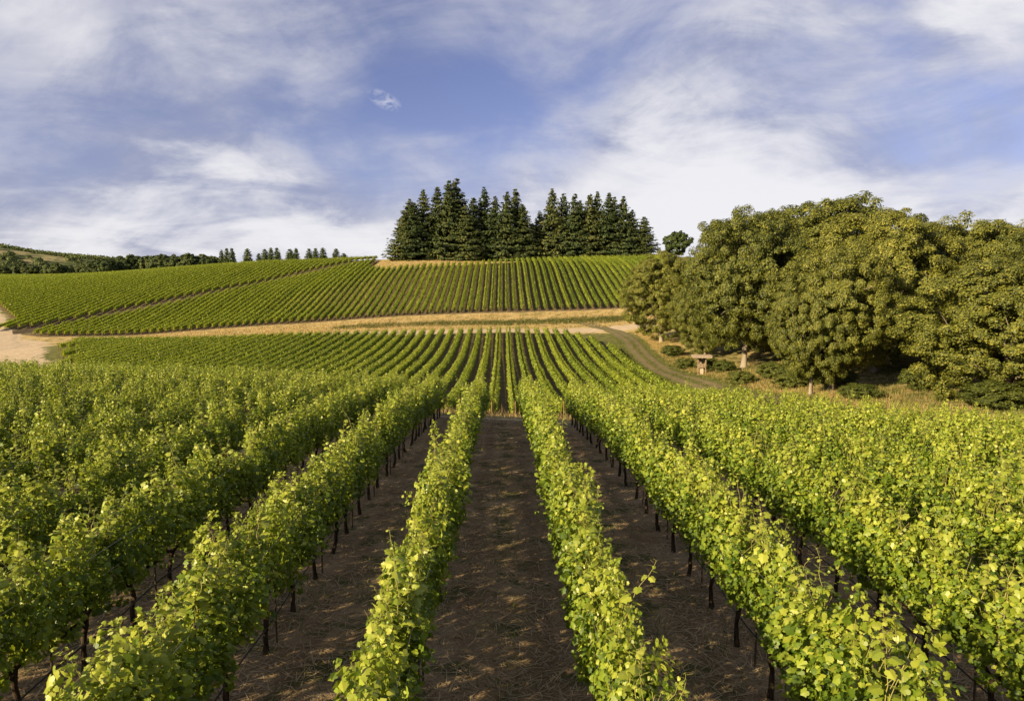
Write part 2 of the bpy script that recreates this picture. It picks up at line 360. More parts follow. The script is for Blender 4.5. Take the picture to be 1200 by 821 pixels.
M_STEM, _t, _b = mat('green_stem', .5, .3); _b.inputs['Base Color'].default_value = (.24, .22, .06, 1)
M_BARK = bark_mat('vine_bark', (.022, .015, .010), (.070, .048, .030), 30)
M_ROW = leaf_mat('hill_vine_leaf', (.055, .095, .009), (.145, .195, .016), (.28, .31, .030), (.42, .48, .035), .36, .55, .25, .40)
M_OAK = leaf_mat('oak_leaf', (.024, .038, .008), (.112, .124, .018), (.26, .245, .038), (.26, .27, .03), .22, .5, .3, .25)
M_SHRUB = leaf_mat('shrub_leaf', (.030, .045, .010), (.085, .105, .018), (.18, .18, .035), (.18, .24, .03), .25, .5, .3, .3)
M_FIR = leaf_mat('conifer_needles', (.014, .030, .010), (.046, .064, .018), (.125, .125, .032), (.10, .13, .02), .15, .6, .2, .3)
M_DIST = leaf_mat('far_leaf', (.018, .036, .010), (.055, .078, .020), (.13, .145, .035), (.10, .14, .02), .15, .6, .2, .35)
M_OAKBARK = bark_mat('oak_bark', (.11, .09, .066), (.29, .24, .18), 5)
M_FIRBARK = bark_mat('fir_bark', (.035, .025, .018), (.10, .07, .045), 4)
M_STEEL, _t, _b = mat('weathered_steel', .55, .4); _b.inputs['Metallic'].default_value = .6; _b.inputs['Base Color'].default_value = (.10, .075, .055, 1)
M_WIRE, _t, _b = mat('wire', .35, .5); _b.inputs['Metallic'].default_value = .9; _b.inputs['Base Color'].default_value = (.55, .53, .50, 1)
M_HOSE, _t, _b = mat('hose', .5, .4); _b.inputs['Base Color'].default_value = (.012, .012, .012, 1)
M_WOOD = bark_mat('post_wood', (.10, .062, .036), (.23, .15, .09), 18)

# ------------------------------------------------------------------ vines
SPACING = 1.2
def canopy(r, n, size, length=SPACING, ns=15):
    """leaves of one vine's canopy along y, gathered round upright canes: positions, normals, tips, sizes"""
    cy = np.linspace(-length*.5, length*.5, ns) + r.normal(0, .03, ns); cx = r.normal(0, .085, ns); ct = np.where(r.random(ns) < .27, r.uniform(1.82, 2.2, ns), np.clip(r.normal(1.57, .15, ns), 1.2, 1.85)); lx = r.normal(0, .13, ns); ly = r.normal(0, .08, ns)
    wt = r.uniform(.5, 1.5, ns)*(ct - .6); k = r.choice(ns, n, p=wt/wt.sum())
    bot = .70 + .10*np.sin(cy*7 + r.uniform(0, 6))
    u = r.random(n)**.85; z = bot[k] + (ct[k] - bot[k])*u
    ext = np.interp(u, [0, .15, .4, .7, .9, 1], [.11, .19, .225, .17, .10, .04])
    a = r.uniform(0, 6.28, n); rad = ext*np.sqrt(r.uniform(.12, 1.15, n))
    x = cx[k] + lx[k]*u**1.5 + np.cos(a)*rad*1.15; y = cy[k] + ly[k]*u + np.sin(a)*rad*.65; z = z + r.normal(0, .02, n)
    side = np.sign(x + r.normal(0, .05, n))
    nx = np.column_stack([side*r.uniform(.0, 1.1, n)*(1.2 - .5*u), r.normal(0, .62, n), r.normal(.45, .50, n)])
    tip = np.column_stack([side*r.uniform(-.2, .9, n), r.normal(0, .8, n), r.uniform(-1.1, .25, n)])
    return np.column_stack([x, y, z]), nx, tip, size*np.clip(np.exp(r.normal(0, .34, n)), .4, 1.7)*(1 - .35*(u > .88))
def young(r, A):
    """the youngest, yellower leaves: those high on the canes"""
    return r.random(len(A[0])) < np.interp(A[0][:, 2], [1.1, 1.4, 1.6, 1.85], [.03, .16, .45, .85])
def foliage_mesh(i):
    r = np.random.default_rng(100 + i); mb = MB()
    A = canopy(r, 2150, .058); yg = young(r, A)
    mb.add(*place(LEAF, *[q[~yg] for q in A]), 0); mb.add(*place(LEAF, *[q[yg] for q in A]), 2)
    for k in range(11):                                   # canes rising from the cordon
        y0 = r.uniform(-.56, .56); p = np.array([(0, y0, .76), (r.normal(0, .04), y0 + r.normal(0, .03), 1.1), (r.normal(0, .08), y0 + r.normal(0, .06), 1.5), (r.normal(0, .12), y0 + r.normal(0, .1), r.uniform(1.7, 1.9))])
        mb.tube(p, [.006, .005, .004, .002], 4, 1)
    return mb.mesh('foliage', [M_VINE, M_STEM, M_SHOOT])
def shoot_mesh(i):
    r = np.random.default_rng(200 + i); mb = MB(); L = r.uniform(.38, .58) if i % 3 else r.uniform(.75, .95)
    s = np.linspace(0, 1, 12); a = r.uniform(0, 6.28); lean = r.uniform(.1, .38)
    p = np.column_stack([np.cos(a)*lean*L*s**1.6 + .012*np.sin(s*17 + a), np.sin(a)*lean*L*s**1.6 + .012*np.cos(s*15), L*s*(1 - .12*s)])
    mb.tube(p, np.linspace(.0050, .0018, 12), 5, 1)
    n = int(L/.055); q = np.linspace(.06, 1, n); P = np.column_stack([np.interp(q, s, p[:, c]) for c in range(3)])
    ang = np.arange(n)*np.pi + r.normal(0, .6, n); d = np.column_stack([np.cos(ang), np.sin(ang), r.uniform(-.1, .6, n)])
    sz = np.interp(q, [0, .6, 1], [.105, .085, .030])*r.uniform(.8, 1.2, n); pet = (sz*.55)[:, None]*norm(d)
    for k in range(n): mb.tube([P[k], P[k] + pet[k]*.6, P[k] + pet[k]], .0017, 3, 1, cap=False)
    mb.add(*place(LEAF, P + pet, np.column_stack([r.normal(0, .5, n), r.normal(0, .5, n), np.ones(n)]) + d*.3, d + np.column_stack([np.zeros(n), np.zeros(n), -r.uniform(.1, .8, n)]), sz), 0)
    for k in range(3):                                     # tendrils
        c = P[n - 1 - 2*k] if n > 6 else P[-1]; w = np.linspace(0, 1, 8); b = r.uniform(0, 6.28)
        mb.tube(c + np.column_stack([np.cos(b + w*2)*.10*w, np.sin(b + w*2)*.10*w, .07*w - .05*w*w]), np.linspace(.0016, .0008, 8), 3, 1, cap=False)
    return mb.mesh('shoot', [M_SHOOT, M_STEM])
def trunk_mesh(i):
    r = np.random.default_rng(300 + i); mb = MB(); z = np.linspace(-.06, .74, 9)
    x = np.cumsum(r.normal(0, .014, 9)); y = np.cumsum(r.normal(0, .016, 9)); x -= x[0]; y -= y[0]
    mb.tube(np.column_stack([x, y, z]), np.interp(z, [-.06, .08, .4, .74], [.050, .036, .030, .038])*r.uniform(.9, 1.15, 9), 8)
    for sgn in (-1, 1):
        s = np.linspace(0, 1, 6); mb.tube(np.column_stack([x[-1]*(1-s) + r.normal(0, .008, 6), y[-1]*(1-s) + sgn*.60*s, .72 + .07*np.sqrt(s) + r.normal(0, .006, 6)]), np.linspace(.030, .016, 6), 6)
    for k in range(7):                                     # spurs
        yy = r.uniform(-.55, .55); mb.tube([(0, yy, .77), (r.normal(0, .02), yy, .85)], [.014, .009], 5)
    return mb.mesh('trunk', M_BARK)
FOL = [foliage_mesh(i) for i in range(10)]; SHO = [shoot_mesh(i) for i in range(9)]; TRU = [trunk_mesh(i) for i in range(6)]

_ONES = 'zeroth first second third fourth fifth sixth seventh eighth ninth tenth eleventh twelfth thirteenth fourteenth fifteenth sixteenth seventeenth eighteenth nineteenth'.split()
_TENS = {2: 'twent', 3: 'thirt', 4: 'fort', 5: 'fift', 6: 'sixt', 7: 'sevent', 8: 'eight', 9: 'ninet'}
def ordinal(n):
    if n < 20: return _ONES[n]
    a, b = divmod(n, 10)
    return _TENS[a] + ('ieth' if b == 0 else 'y-' + _ONES[b])
def row_place(k): return ('right' if k >= 0 else 'left', k + 1 if k >= 0 else -k)    # row k stands at (k + .5) * S
def in_view(x, y, z, m=1.03):
    c, s = math.cos(YAW), math.sin(YAW); xr = x*c - y*s; yr = x*s + y*c
    f = yr*math.cos(PITCH) - z*math.sin(PITCH); u = yr*math.sin(PITCH) + z*math.cos(PITCH)
    return f > 1 and abs(xr/f) < .75*m and -.513*m < u/f < .513*m
FG_ROWS = range(-18, 9)
spots = []
for k in FG_ROWS:
    x = (k + .5)*S; y = 1.4 + (k*.37 % 1)*SPACING
    while y < fg_end(x) - .3:
        z = h1(x, y); spots.append((math.hypot(x, y), k, x, y + rng.normal(0, .03), z, in_view(x, y, z + 1.75) or in_view(x, y, z + .9))); y += SPACING
seen = sorted([s for s in spots if s[5]]); near = seen[:300]; rest = seen[300:] + [s for s in spots if not s[5]]
by_row = {}
for s in near: by_row.setdefault(s[1], []).append(s)
for k, L in by_row.items():
    side, n = row_place(k); L.sort(key=lambda s: s[3])
    for j, (d, _, x, y, z, _) in enumerate(L):
        v = empty('grapevine', (x, y, z), random.choice((0, math.pi)))
        tag(v, f'leafy grapevine {ordinal(j+1)} from the near end of the {ordinal(n)} row {side} of the aisle', 'grapevine', f'grapevines of the {ordinal(n)} near row {side} of the aisle')
        link('trunk', random.choice(TRU), parent=v, rz=random.uniform(-.2, .2))
        f = link('foliage', random.choice(FOL), parent=v); f.scale = (random.uniform(.74, 1.12), 1, random.uniform(.93, 1.08))
        for q in range(random.choice((6, 7, 8)) if d < 13 else random.choice((3, 4, 4))):
            o = link('shoot', random.choice(SHO[:9] if random.random() < .5 else [SHO[i] for i in (1, 2, 4, 5, 7, 8)]), (random.uniform(-.14, .14), random.uniform(-.55, .55), random.uniform(1.45, 1.72)), v, random.uniform(0, 6.28))
            o.scale = (random.uniform(.8, 1.1),)*3
def far_vines():
    mb = MB(); r = np.random.default_rng(5)
    for d, k, x, y, z, _ in rest:
        A = canopy(r, 980 if d < 34 else 760, .086); yg = young(r, A); A = list(A); A[0] = A[0]*np.array([r.uniform(.58, .86), 1, r.uniform(.94, 1.06)]) + np.array([x, y, z])
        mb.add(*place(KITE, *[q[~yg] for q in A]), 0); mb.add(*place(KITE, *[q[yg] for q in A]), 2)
        for q in range(5):                                # upright shoots above the canopy
            m = 9; t_ = np.linspace(0, 1, m); c0 = np.array([x + r.normal(0, .1), y + r.uniform(-.55, .55), z + 1.5]); ln = r.normal(0, .14, 2); hh = r.uniform(.3, .62)
            mb.add(*place(KITE, c0 + np.column_stack([ln[0]*t_, ln[1]*t_, hh*t_]) + r.normal(0, .025, (m, 3)), r.normal(0, .6, (m, 3)) + np.array([0, 0, .8]), r.normal(0, 1, (m, 3)), .10*(1 - .5*t_)), 2)
        n = 10; P = np.column_stack([r.normal(0, .08, n), r.uniform(-.6, .6, n), r.uniform(1.55, 1.95, n)]) + np.array([x, y, z])
        mb.add(*place(KITE, P, r.normal(0, 1, (n, 3)) + np.array([0, 0, .7]), r.normal(0, 1, (n, 3)), .10), 0)
        mb.tube([(x, y, z - .05), (x + r.normal(0, .02), y + r.normal(0, .03), z + .4), (x, y, z + .8)], [.045, .032, .034], 5, 1)
    o = link('grapevines', mb.mesh('grapevines', [M_VINE, M_BARK, M_SHOOT]))
    tag(o, 'dense leafy grapevines filling the rest of the near vine rows', 'grapevines', kind='stuff')
far_vines()

# trellis of every near row: stakes, wires, drip hose
for k in FG_ROWS:
    side, n = row_place(k); x = (k + .5)*S; y0, y1 = 1.0, float(fg_end(x)) - .1
    r = np.random.default_rng(400 + k); wk = k == 0; root = empty('vine_trellis', (x, y1, h1(x, y1)))
    tag(root, f'thin stakes, wires and black hose of the {ordinal(n)} near row {side} of the aisle', 'trellis', 'trellises of the near vine rows')
    base = np.array(root.location)
    ys = np.arange(y1, y0, -.1)[::5]; zs = H(np.full(len(ys), x), ys)
    lo = 0
    for j, yy in enumerate(np.arange(y1, y0, -2.4)):
        if not in_view(x, yy, h1(x, yy) + 1.2, 1.1): continue
        zz = h1(x, yy); wood = wk and abs(yy - 9.3) < 1.2
        if wood: m = MB().tube(np.array([(x, yy, zz - .1), (x + r.normal(0, .02), yy, zz + 1.0), (x + r.normal(0, .02), yy, zz + 1.78)]) - base, .040, 8)
        else: m = MB().tube(np.array([(x + .06, yy + .25, zz - .1), (x + .06 + r.normal(0, .02), yy + .25, zz + 1.5)]) - base, .013, 6)
        link('post' if wood else 'stake', m.mesh('post', M_WOOD if wood else M_STEEL), parent=root)
    for zz, xx in ((.80, 0), (1.22, .16), (1.22, -.16), (1.55, .17), (1.55, -.17)):
        p = np.column_stack([np.full(len(ys), x + xx), ys, zs + zz + .012*np.sin(ys*1.3)]); link('wire', MB().tube(p - base, .0026, 4).mesh('wire', M_WIRE), parent=root)
    p = np.column_stack([np.full(len(ys), x + .05) + .01*np.sin(ys), ys, zs + .42 + .025*np.sin(ys*2.6)]); link('drip_hose', MB().tube(p - base, .011, 6).mesh('drip_hose', M_HOSE), parent=root)

# ------------------------------------------------------------------ vine rows of the hill blocks
def row_geo(mb, r, x, ya, yb, per_m, size, base, width=1.22):
    L = yb - ya; n = int(L*per_m); y = r.uniform(ya, yb, n); g = np.interp(y, np.linspace(ya, yb, 60), H(np.full(60, x), np.linspace(ya, yb, 60)))
    ph = r.uniform(0, 6.28, 3); top = 1.88 + .13*np.sin(y*2.1 + ph[0]) + .09*np.sin(y*4.9 + ph[1])
    u = r.random(n)**.8; z = .62 + (top - .62)*u; side = np.where(r.random(n) < .5, -1, 1)
    w = width*np.interp(u, [0, .2, .5, .85, 1], [.22, .34, .38, .30, .14])*(1 + .2*np.sin(y*5.3 + ph[2]))
    P = np.column_stack([x + side*w*r.uniform(.6, 1.1, n), y, g + z])
    N = np.column_stack([side*r.uniform(.2, 1, n)*(1.2 - .6*u), r.normal(0, .45, n), r.uniform(.1, .8, n) + .4*(u > .8)])
    T = np.column_stack([side*r.uniform(.1, .6, n), r.normal(0, .6, n), -r.uniform(.1, 1, n)])
    keep = np.ones(n, bool)
    for q in range(r.poisson(L/28)): c = r.uniform(ya, yb); keep &= (np.abs(y - c) > r.uniform(.4, 1.0)) | (r.random(n) < .25)
    yg = keep & (r.random(n) < np.interp(u, [.5, .8, 1], [.02, .3, .7])); keep &= ~yg; sz = size*np.exp(r.normal(0, .25, n))
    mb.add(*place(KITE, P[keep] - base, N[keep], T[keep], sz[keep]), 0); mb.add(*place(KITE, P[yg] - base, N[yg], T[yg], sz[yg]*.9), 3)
    #core
    m = max(3, int(L/2.5)); yy = np.linspace(ya + .2, yb - .2, m); gg = H(np.full(m, x), yy)       # dense core of wood and inner leaves
    for dx in (-.13, .13):
        lo = np.column_stack([np.full(m, x + dx), yy, gg + .68]) - base; hi = lo + np.array([-dx*.4, 0, .85]); i = np.arange(m-1)
        mb.add(np.vstack([lo, hi]), np.column_stack([i, i+1, i+1+m, i+m]), 0)
    for q in np.arange(ya + .3, yb, 2.4 if per_m > 24 else 4.8):                                     # trunks
        zz = float(np.interp(q, yy, gg)); mb.tube(np.array([(x, q, zz - .05), (x, q, zz + .75)]) - base, .045, 4, 1, cap=False)
    zz = float(gg[0]); mb.tube(np.array([(x, ya - .25, zz - .05), (x, ya - .25, zz + 1.75)]) - base, .06, 5, 2)   # end post
def hill_row(k, ya, yb, where, per_m, size, seed):
    x = (k + .5)*S; base = np.array((x, ya, h1(x, ya))); r = np.random.default_rng(seed*1000 + k + 500)
    mb = MB(); row_geo(mb, r, x, ya, yb, per_m, size, base); side, n = row_place(k)
    o = link('vine_row', mb.mesh('vine_row', [M_ROW, M_BARK, M_WOOD, M_SHOOT]), base)
    tag(o, f'trellised row of green vines, {ordinal(n)} {side} of the central aisle on the {where} block', 'vine row', f'vine rows of the {where} block')
for k in range(-47, 10):
    x = (k + .5)*S; a, b = float(mid_start(np.array(x))), float(mid_end(x))
    if b - a > 4: a += 3*math.sin(k*1.9)*(k < -25); hill_row(k, a, b, 'lower hillside', 58, .20, 1)
for k in range(-63, 31):
    x = (k + .5)*S; a, b = float(up_start(x)), float(up_end(np.array(x)))
    if b - a > 4: hill_row(k, a, b, 'upper hillside', 34, .26, 2)
mb = MB(); r = np.random.default_rng(9)
for k in range(-113, -25):
    x = (k + .5)*S; a, b = float(left_start(np.array(x))), float(left_end(x)); row_geo(mb, r, x, a, b, 22, .30, np.zeros(3))
tag(link('hillside_vines', mb.mesh('hillside_vines', [M_ROW, M_BARK, M_WOOD, M_SHOOT])), 'mass of vines on the hill left of the dark diagonal track', 'vineyard', kind='stuff')

# ------------------------------------------------------------------ trees
def oak_meshes(i, nl=26, nclump=1000, nleaf=190, mleaf=None, mbark=None, leaf=.0088, low=.03, limbs=True, flat=1.0, cz=(.016, .040)):
    """a broad dense tree of unit height and width: trunk with limbs, crown of leaf clumps on uneven lobes"""
    r = np.random.default_rng(600 + i); tr = MB(); cr = MB()
    lean = r.normal(0, .02, 2); zt = low + .16
    z = np.linspace(-.02, zt, 7); top = np.array((lean[0]*zt*3, lean[1]*zt*3, zt))
    tr.tube(np.column_stack([lean[0]*z*3, lean[1]*z*3, z]), np.interp(z, [-.02, .015, .06, zt], [.040, .026, .021, .018]), 10)
    zc, rz, rx = (low + 1)/2, (1 - low)/2, .5
    lob = []
    for q in range(nl):                                    # lobes spread over an egg shape, bigger below
        zz = 1 - 2*(q + .5)/nl; a = q*2.39996 + r.uniform(-.3, .3); h = math.sqrt(1 - zz*zz); k = r.uniform(.54, .74)
        lob.append(np.array([rx*k*h*math.cos(a), rx*k*h*math.sin(a), zc + rz*k*zz*flat, r.uniform(.13, .20)*(1.1 - .25*max(zz, 0))]))
    lob = np.array(lob); C = []; D = []; own = []; q_ = 0
    while len(C) < nclump:
        q_ += 1; l = lob[q_ % nl]; d = norm(r.normal(0, 1, 3)); c = l[:3] + d*l[3]*r.uniform(.72, 1.22)
        q = (c - np.array([0, 0, zc]))/np.array([rx, rx, rz]); rad = np.linalg.norm(q)
        inner = np.min(np.linalg.norm(lob[:, :3] - c, axis=1)/lob[:, 3])
        if (inner < .72 and r.random() < .75) or c[2] < low or c[2] > .985 or rad > 1.03: continue
        C.append(c); D.append(norm(norm(q) + .8*d)); own.append(q_ % nl)
    C = np.array(C); cs = r.uniform(*cz, len(C)); cm = sum(cz)/2
    if limbs:
        ends = {}
        for li, l in list(enumerate(lob))[::2]:
            s = np.linspace(0, .72, 7)[:, None]; p = (top - [0, 0, .04])*(1-s) + (l[:3]*.9 + np.array([0, 0, zc])*.1)*s + np.array([0, 0, .05])*np.sin(s*3.1) + r.normal(0, .005, (7, 3))
            p[0] = top - [0, 0, .04]; ends[li] = p[-1]; tr.tube(p, np.linspace(.011, .003, 7), 6)
        for q in range(0, len(C), 5):
            if own[q] not in ends: continue
            l = ends[own[q]]; tr.tube(np.array([l, (l + C[q])/2 + r.normal(0, .008, 3), l*.3 + C[q]*.7]), [.003, .002, .0008], 4, cap=False)
    for c, dd, s_ in zip(C, D, cs):
        n = int(nleaf*r.uniform(.6, 1.3)*(s_/cm)**1.5); d = norm(r.normal(0, 1, (n, 3)) + dd*.5)
        P = c + d*s_*np.cbrt(r.uniform(.05, 1.7, n))[:, None]*np.array([1.15, 1.15, .85])
        N = d*.8 + dd*.5 + np.array([0, 0, .25]) + r.normal(0, .35, (n, 3)); T = d + r.normal(0, .7, (n, 3)) - np.array([0, 0, .3])
        cr.add(*place(KITE, P, N, T, leaf*np.exp(r.normal(0, .28, n))), 0)
    return tr.mesh('trunk', mbark or M_OAKBARK), cr.mesh('crown', mleaf or M_OAK)
def fir_meshes(i, ratio=.30, whorls=50, fat=1.0, mleaf=None, ragged=.25, dens=40):
    """a conifer of unit height"""
    r = np.random.default_rng(700 + i); tr = MB(); cr = MB()
    tr.tube([(0, 0, -.02), (0, 0, .5), (0, 0, .985)], [.016, .010, .0015], 7)
    for w in range(whorls):
        t = (w + r.uniform(0, .8))/whorls; z = .012 + .978*t
        Lw = ratio*((1 - t)**(.85/fat))*(.86 + .14*math.sin(w*1.7)) + .006
        if t < .10: Lw *= .85 + 1.5*t
        nb = 8 if t < .7 else 6
        for b in range(nb):
            a = r.uniform(0, 6.28); L = Lw*r.uniform(1 - ragged*1.4, 1 + ragged*.7); droop = r.uniform(-.05, .30)*(1 - t) - .35*t
            n = max(3, int(dens*(L/ratio)**.8)); s = r.random(n)**.7
            d = np.array([math.cos(a), math.sin(a), 0]); lat = np.array([-d[1], d[0], 0])
            P = np.array([0, 0, z]) + d*(L*s)[:, None] + np.array([0, 0, 1])*(-droop*L*s + .10*L*s*s)[:, None] + lat*(r.normal(0, .16, n)*L*(1 - .5*s))[:, None] + r.normal(0, .003, (n, 3))
            T = d + lat*r.normal(0, .5, n)[:, None] - np.array([0, 0, 1])*r.uniform(.0, .6, n)[:, None]
            N = np.array([0, 0, .7]) + d*.9 + r.normal(0, .40, (n, 3))
            cr.add(*place(LONG if i < 20 else KITE, P, N, T, (.038 if i < 20 else .05)*r.uniform(.7, 1.3, n)*(1 - .35*t)), 0)
            if w % 3 == 0 and b % 2 == 0: tr.tube([(0, 0, z), np.array([0, 0, z]) + d*L*.8 - np.array([0, 0, droop*L*.7])], [.003, .001], 3, cap=False)
    return tr.mesh('trunk', M_FIRBARK), cr.mesh('crown', mleaf or M_FIR)
def tree(name, meshes, x, y, height, wide, label, cat, group, z=None, sink=0):
    o = empty(name, (x, y, (h1(x, y) if z is None else z) - sink), random.uniform(0, 6.28)); tag(o, label, cat, group)
    for nm, me in zip(('trunk', 'crown'), meshes):
        c = link(nm, me, parent=o); c.scale = (wide, wide, height)
    return o
OAK = [oak_meshes(i) for i in range(5)]
OAKH = oak_meshes(9, low=.10)
OAKS = [  # x, y, height, width, label
 (32, 138, 18.5, 17.5, 'smallest oak of the grove, standing at its left tip beside the dirt road'),
 (34.8, 98, 23.0, 19, 'big oak with a bare pale leaning trunk just right of the wooden kiosk'),
 (43.5, 116, 24.5, 23, 'tall oak rising behind the kiosk, at the left shoulder of the grove'),
 (49.5, 104, 25, 28, 'tallest oak, its rounded top the highest point of the grove'),
 (31.6, 65, 14.5, 12, 'narrow oak with a pale trunk at the grove edge, right one of a close pair'),
 (29.2, 64, 12.0, 8.5, 'narrow oak with a pale trunk at the grove edge, left one of a close pair'),
 (43, 78, 18.5, 18, 'broad oak in the middle of the grove, right of the dark hollow'),
 (56, 86, 17.8, 20, 'olive oak on the right slope of the grove below the tallest top'),
 (40, 53, 13.4, 16.5, 'low spreading oak with branches down to the dry grass'),
 (50, 61, 15.2, 15, 'oak with a tufted top standing out at the right end of the grove'),
 (60, 68, 16.2, 18, 'oak at the far right of the grove, partly out of the picture'),
 (43.5, 103, 18, 14, 'shaded oak standing in the dark hollow of the grove'),
 (50, 135, 22.5, 21, 'oak glimpsed behind the left shoulder of the grove'),
 (66, 92, 17.2, 20, 'hindmost oak on the right, seen between the tops of the others'),
 (34.5, 116, 15, 12, 'rounded oak low behind the kiosk, left of the big leaning oak'),
 (46, 46, 10, 14, 'lowest oak at the right edge, its crown touching the dry grass'),
]
for q, (x, y, h, w, lab) in enumerate(OAKS): tree('oak_tree', OAKH if 'trunk' in lab else OAK[q % 5], x, y, h, w, lab, 'oak tree', 'oaks of the grove on the right', sink=1.7 if y < 56 else .8 if y < 62 else 0)
DSTL = oak_meshes(60, 12, 200, 90, M_DIST, M_OAKBARK, .035, .06, False, 1.0, (.03, .07))
SHR = [oak_meshes(20 + i, 12, 260, 70, M_SHRUB, M_OAKBARK, .026, .0, False, 1.0, (.03, .07)) for i in range(3)]
for q, (x, y, h, w, lab) in enumerate([
 (30.4, 101.5, 2.4, 3.8, 'dark green shrub directly behind the wooden kiosk'), (28.4, 106, 2.0, 3.6, 'low shrub in tall grass left of the wooden kiosk'), (31.2, 95.5, 2.0, 3.4, 'dark shrub between the kiosk and the leaning oak trunk'),
 (33.5, 84, 2.4, 4, 'green bush right of the leaning oak trunk'), (33, 76, 2.8, 4.6, 'bright green bush in the dark hollow of the grove'), (34.5, 70, 2.6, 4.5, 'green bush left of the two pale oak trunks'),
 (37.5, 60, 2.4, 4, 'bush under the oaks right of the two pale trunks'), (35.2, 48, 2.2, 5, 'grey green bush low at the grove edge over the vine tops'), (40.5, 46, 2.8, 5.5, 'large low bush at the right edge below the spreading oak'),
 (30.2, 57, 1.7, 3.6, 'small bush in dry grass below the close pair of oaks'), (29.5, 84, 2.0, 3.6, 'bush in the golden grass below the leaning oak'), (31.5, 74, 2.0, 4, 'low bush at the grass edge of the dark hollow'), (29.8, 120, 2.4, 4.4, 'bush in golden grass beside the lane above the kiosk')]):
    tree('shrub', SHR[q % 3], x, y, h, w, lab, 'shrub', 'shrubs along the edge of the oak grove', sink=.1)
tree('broadleaf_tree', DSTL, 73.5, 291, 11, 12.5, 'small dark round tree alone on the skyline between conifers and oaks', 'tree', None)

FIR = [fir_meshes(i) for i in range(6)]
# image-derived crest positions, kept as world metres: x, y, height, spread, label
GROVE = [(-41.0, 284, 22, 27), (-39.5, 292, 27, 30), (-37.0, 285, 25, 30), (-33.5, 290, 31, 32), (-27.5, 292, 32, 33), (-22.5, 286, 35, 36), (-19.5, 290, 36, 38), (-15.5, 284, 24, 32), (-12.5, 288, 28, 33), (-8.0, 292, 32, 35), (-3.5, 288, 29, 31),
         (1.5, 286, 30, 34), (5.0, 292, 31.5, 36), (8.0, 287, 25, 33), (12.0, 289, 17.5, 28), (15.5, 294, 22.5, 30), (20.5, 290, 31, 33), (25.5, 292, 30, 33), (30.0, 289, 29.5, 32), (33.0, 297, 28, 32), (36.5, 291, 30, 33), (40.0, 294, 30, 32), (44.5, 290, 29, 32), (47.5, 296, 28.5, 31), (50.5, 291, 28, 31), (54.5, 292, 22, 28), (59.5, 291, 19.5, 30)]
for q, (x, y, h, w) in enumerate(GROVE):
    lab = {0: 'leftmost conifer of the hilltop grove, ragged and sunlit', 6: 'tallest conifer of the hilltop grove with a double top', 5: 'tall conifer leaning on the left of the tallest hilltop conifer', len(GROVE)-1: 'short separate conifer at the right end of the hilltop grove'}.get(q, f'dark conifer in the hilltop grove, {ordinal(q+1)} from its left end')
    tree('conifer_tree', FIR[q % 6], x, y, (h - 1.3)*random.uniform(.97, 1.03), w*(1.1 if q < 9 else 1.0), lab, 'conifer', 'conifers of the hilltop grove', sink=.2)
for x, y, h, lab in ((-30, 281, 6, 'young fir at the foot of the sunlit conifers, left one'), (-13, 280, 7, 'young fir at the foot of the tallest conifer'), (6, 281, 7.5, 'young fir before the dip in the conifer grove')):
    tree('conifer_tree', FIR[2], x, y, h, h*1.3, lab, 'conifer', 'young firs before the hilltop grove')

CYP = [fir_meshes(20 + i, .26, 30, 1.9, M_DIST, .12, 22) for i in range(3)]
for q, (px, top, w) in enumerate([(264, 294, 6), (270, 292, 7), (276, 292, 7), (294, 292.5, 9), (307, 298, 6), (314, 293, 8), (321, 291.5, 7), (328, 291.5, 8), (343, 293, 9), (350, 292, 7), (365, 292.5, 8), (372.5, 292, 7), (381, 291.5, 8), (396, 292.5, 8), (405, 298, 8)]):
    y = 330 - q*1.1; x = (px - 590)*y/800; gz = h1(x, y); h = (345 - top)*y/800 - gz + .6
    tree('conifer_tree', CYP[q % 3], x, y, max(h, 4), w*y/800*3.3, f'small dark pointed conifer on the left skyline, {ordinal(q+1)} from the left', 'conifer', 'small conifers along the left skyline', sink=.3)
DST = [oak_meshes(40 + i, 10, 70, 110, M_DIST, M_OAKBARK, .045, .02, False, 1.0, (.04, .08)) for i in range(4)]
rr = np.random.default_rng(3)
for q in range(26):                                        # tree belt behind the left block
    px = 118 + q*5.9 + rr.uniform(-1.5, 1.5); y = 352 + rr.uniform(-6, 20); x = (px - 590)*y/800; gz = h1(x, y)
    top = np.interp(px, [110, 140, 200, 255, 275], [305, 300, 296, 299, 302]) + rr.uniform(-2, 2.5); h = (345 - top)*y/800 - gz
    tree('broadleaf_tree', DST[q % 4], x, y, max(h, 5), rr.uniform(10, 14), f'dark green tree in the belt behind the left vineyard, {ordinal(q+1)} from the left', 'tree', 'trees of the belt behind the left vineyard', sink=.4)
for q in range(17):                                        # rounder trees at the foot of the far hill
    px = -12 + q*8.2 + rr.uniform(-2, 2); y = 365 + rr.uniform(-10, 30); x = (px - 590)*y/800; gz = h1(x, y); h = rr.uniform(6.5, 10)
    tree('broadleaf_tree', DST[(q + 1) % 4], x, y, h, h*1.35, f'round dark tree at the foot of the far hill, {ordinal(q+1)} from the left', 'tree', 'round trees at the foot of the far hill', sink=.6)

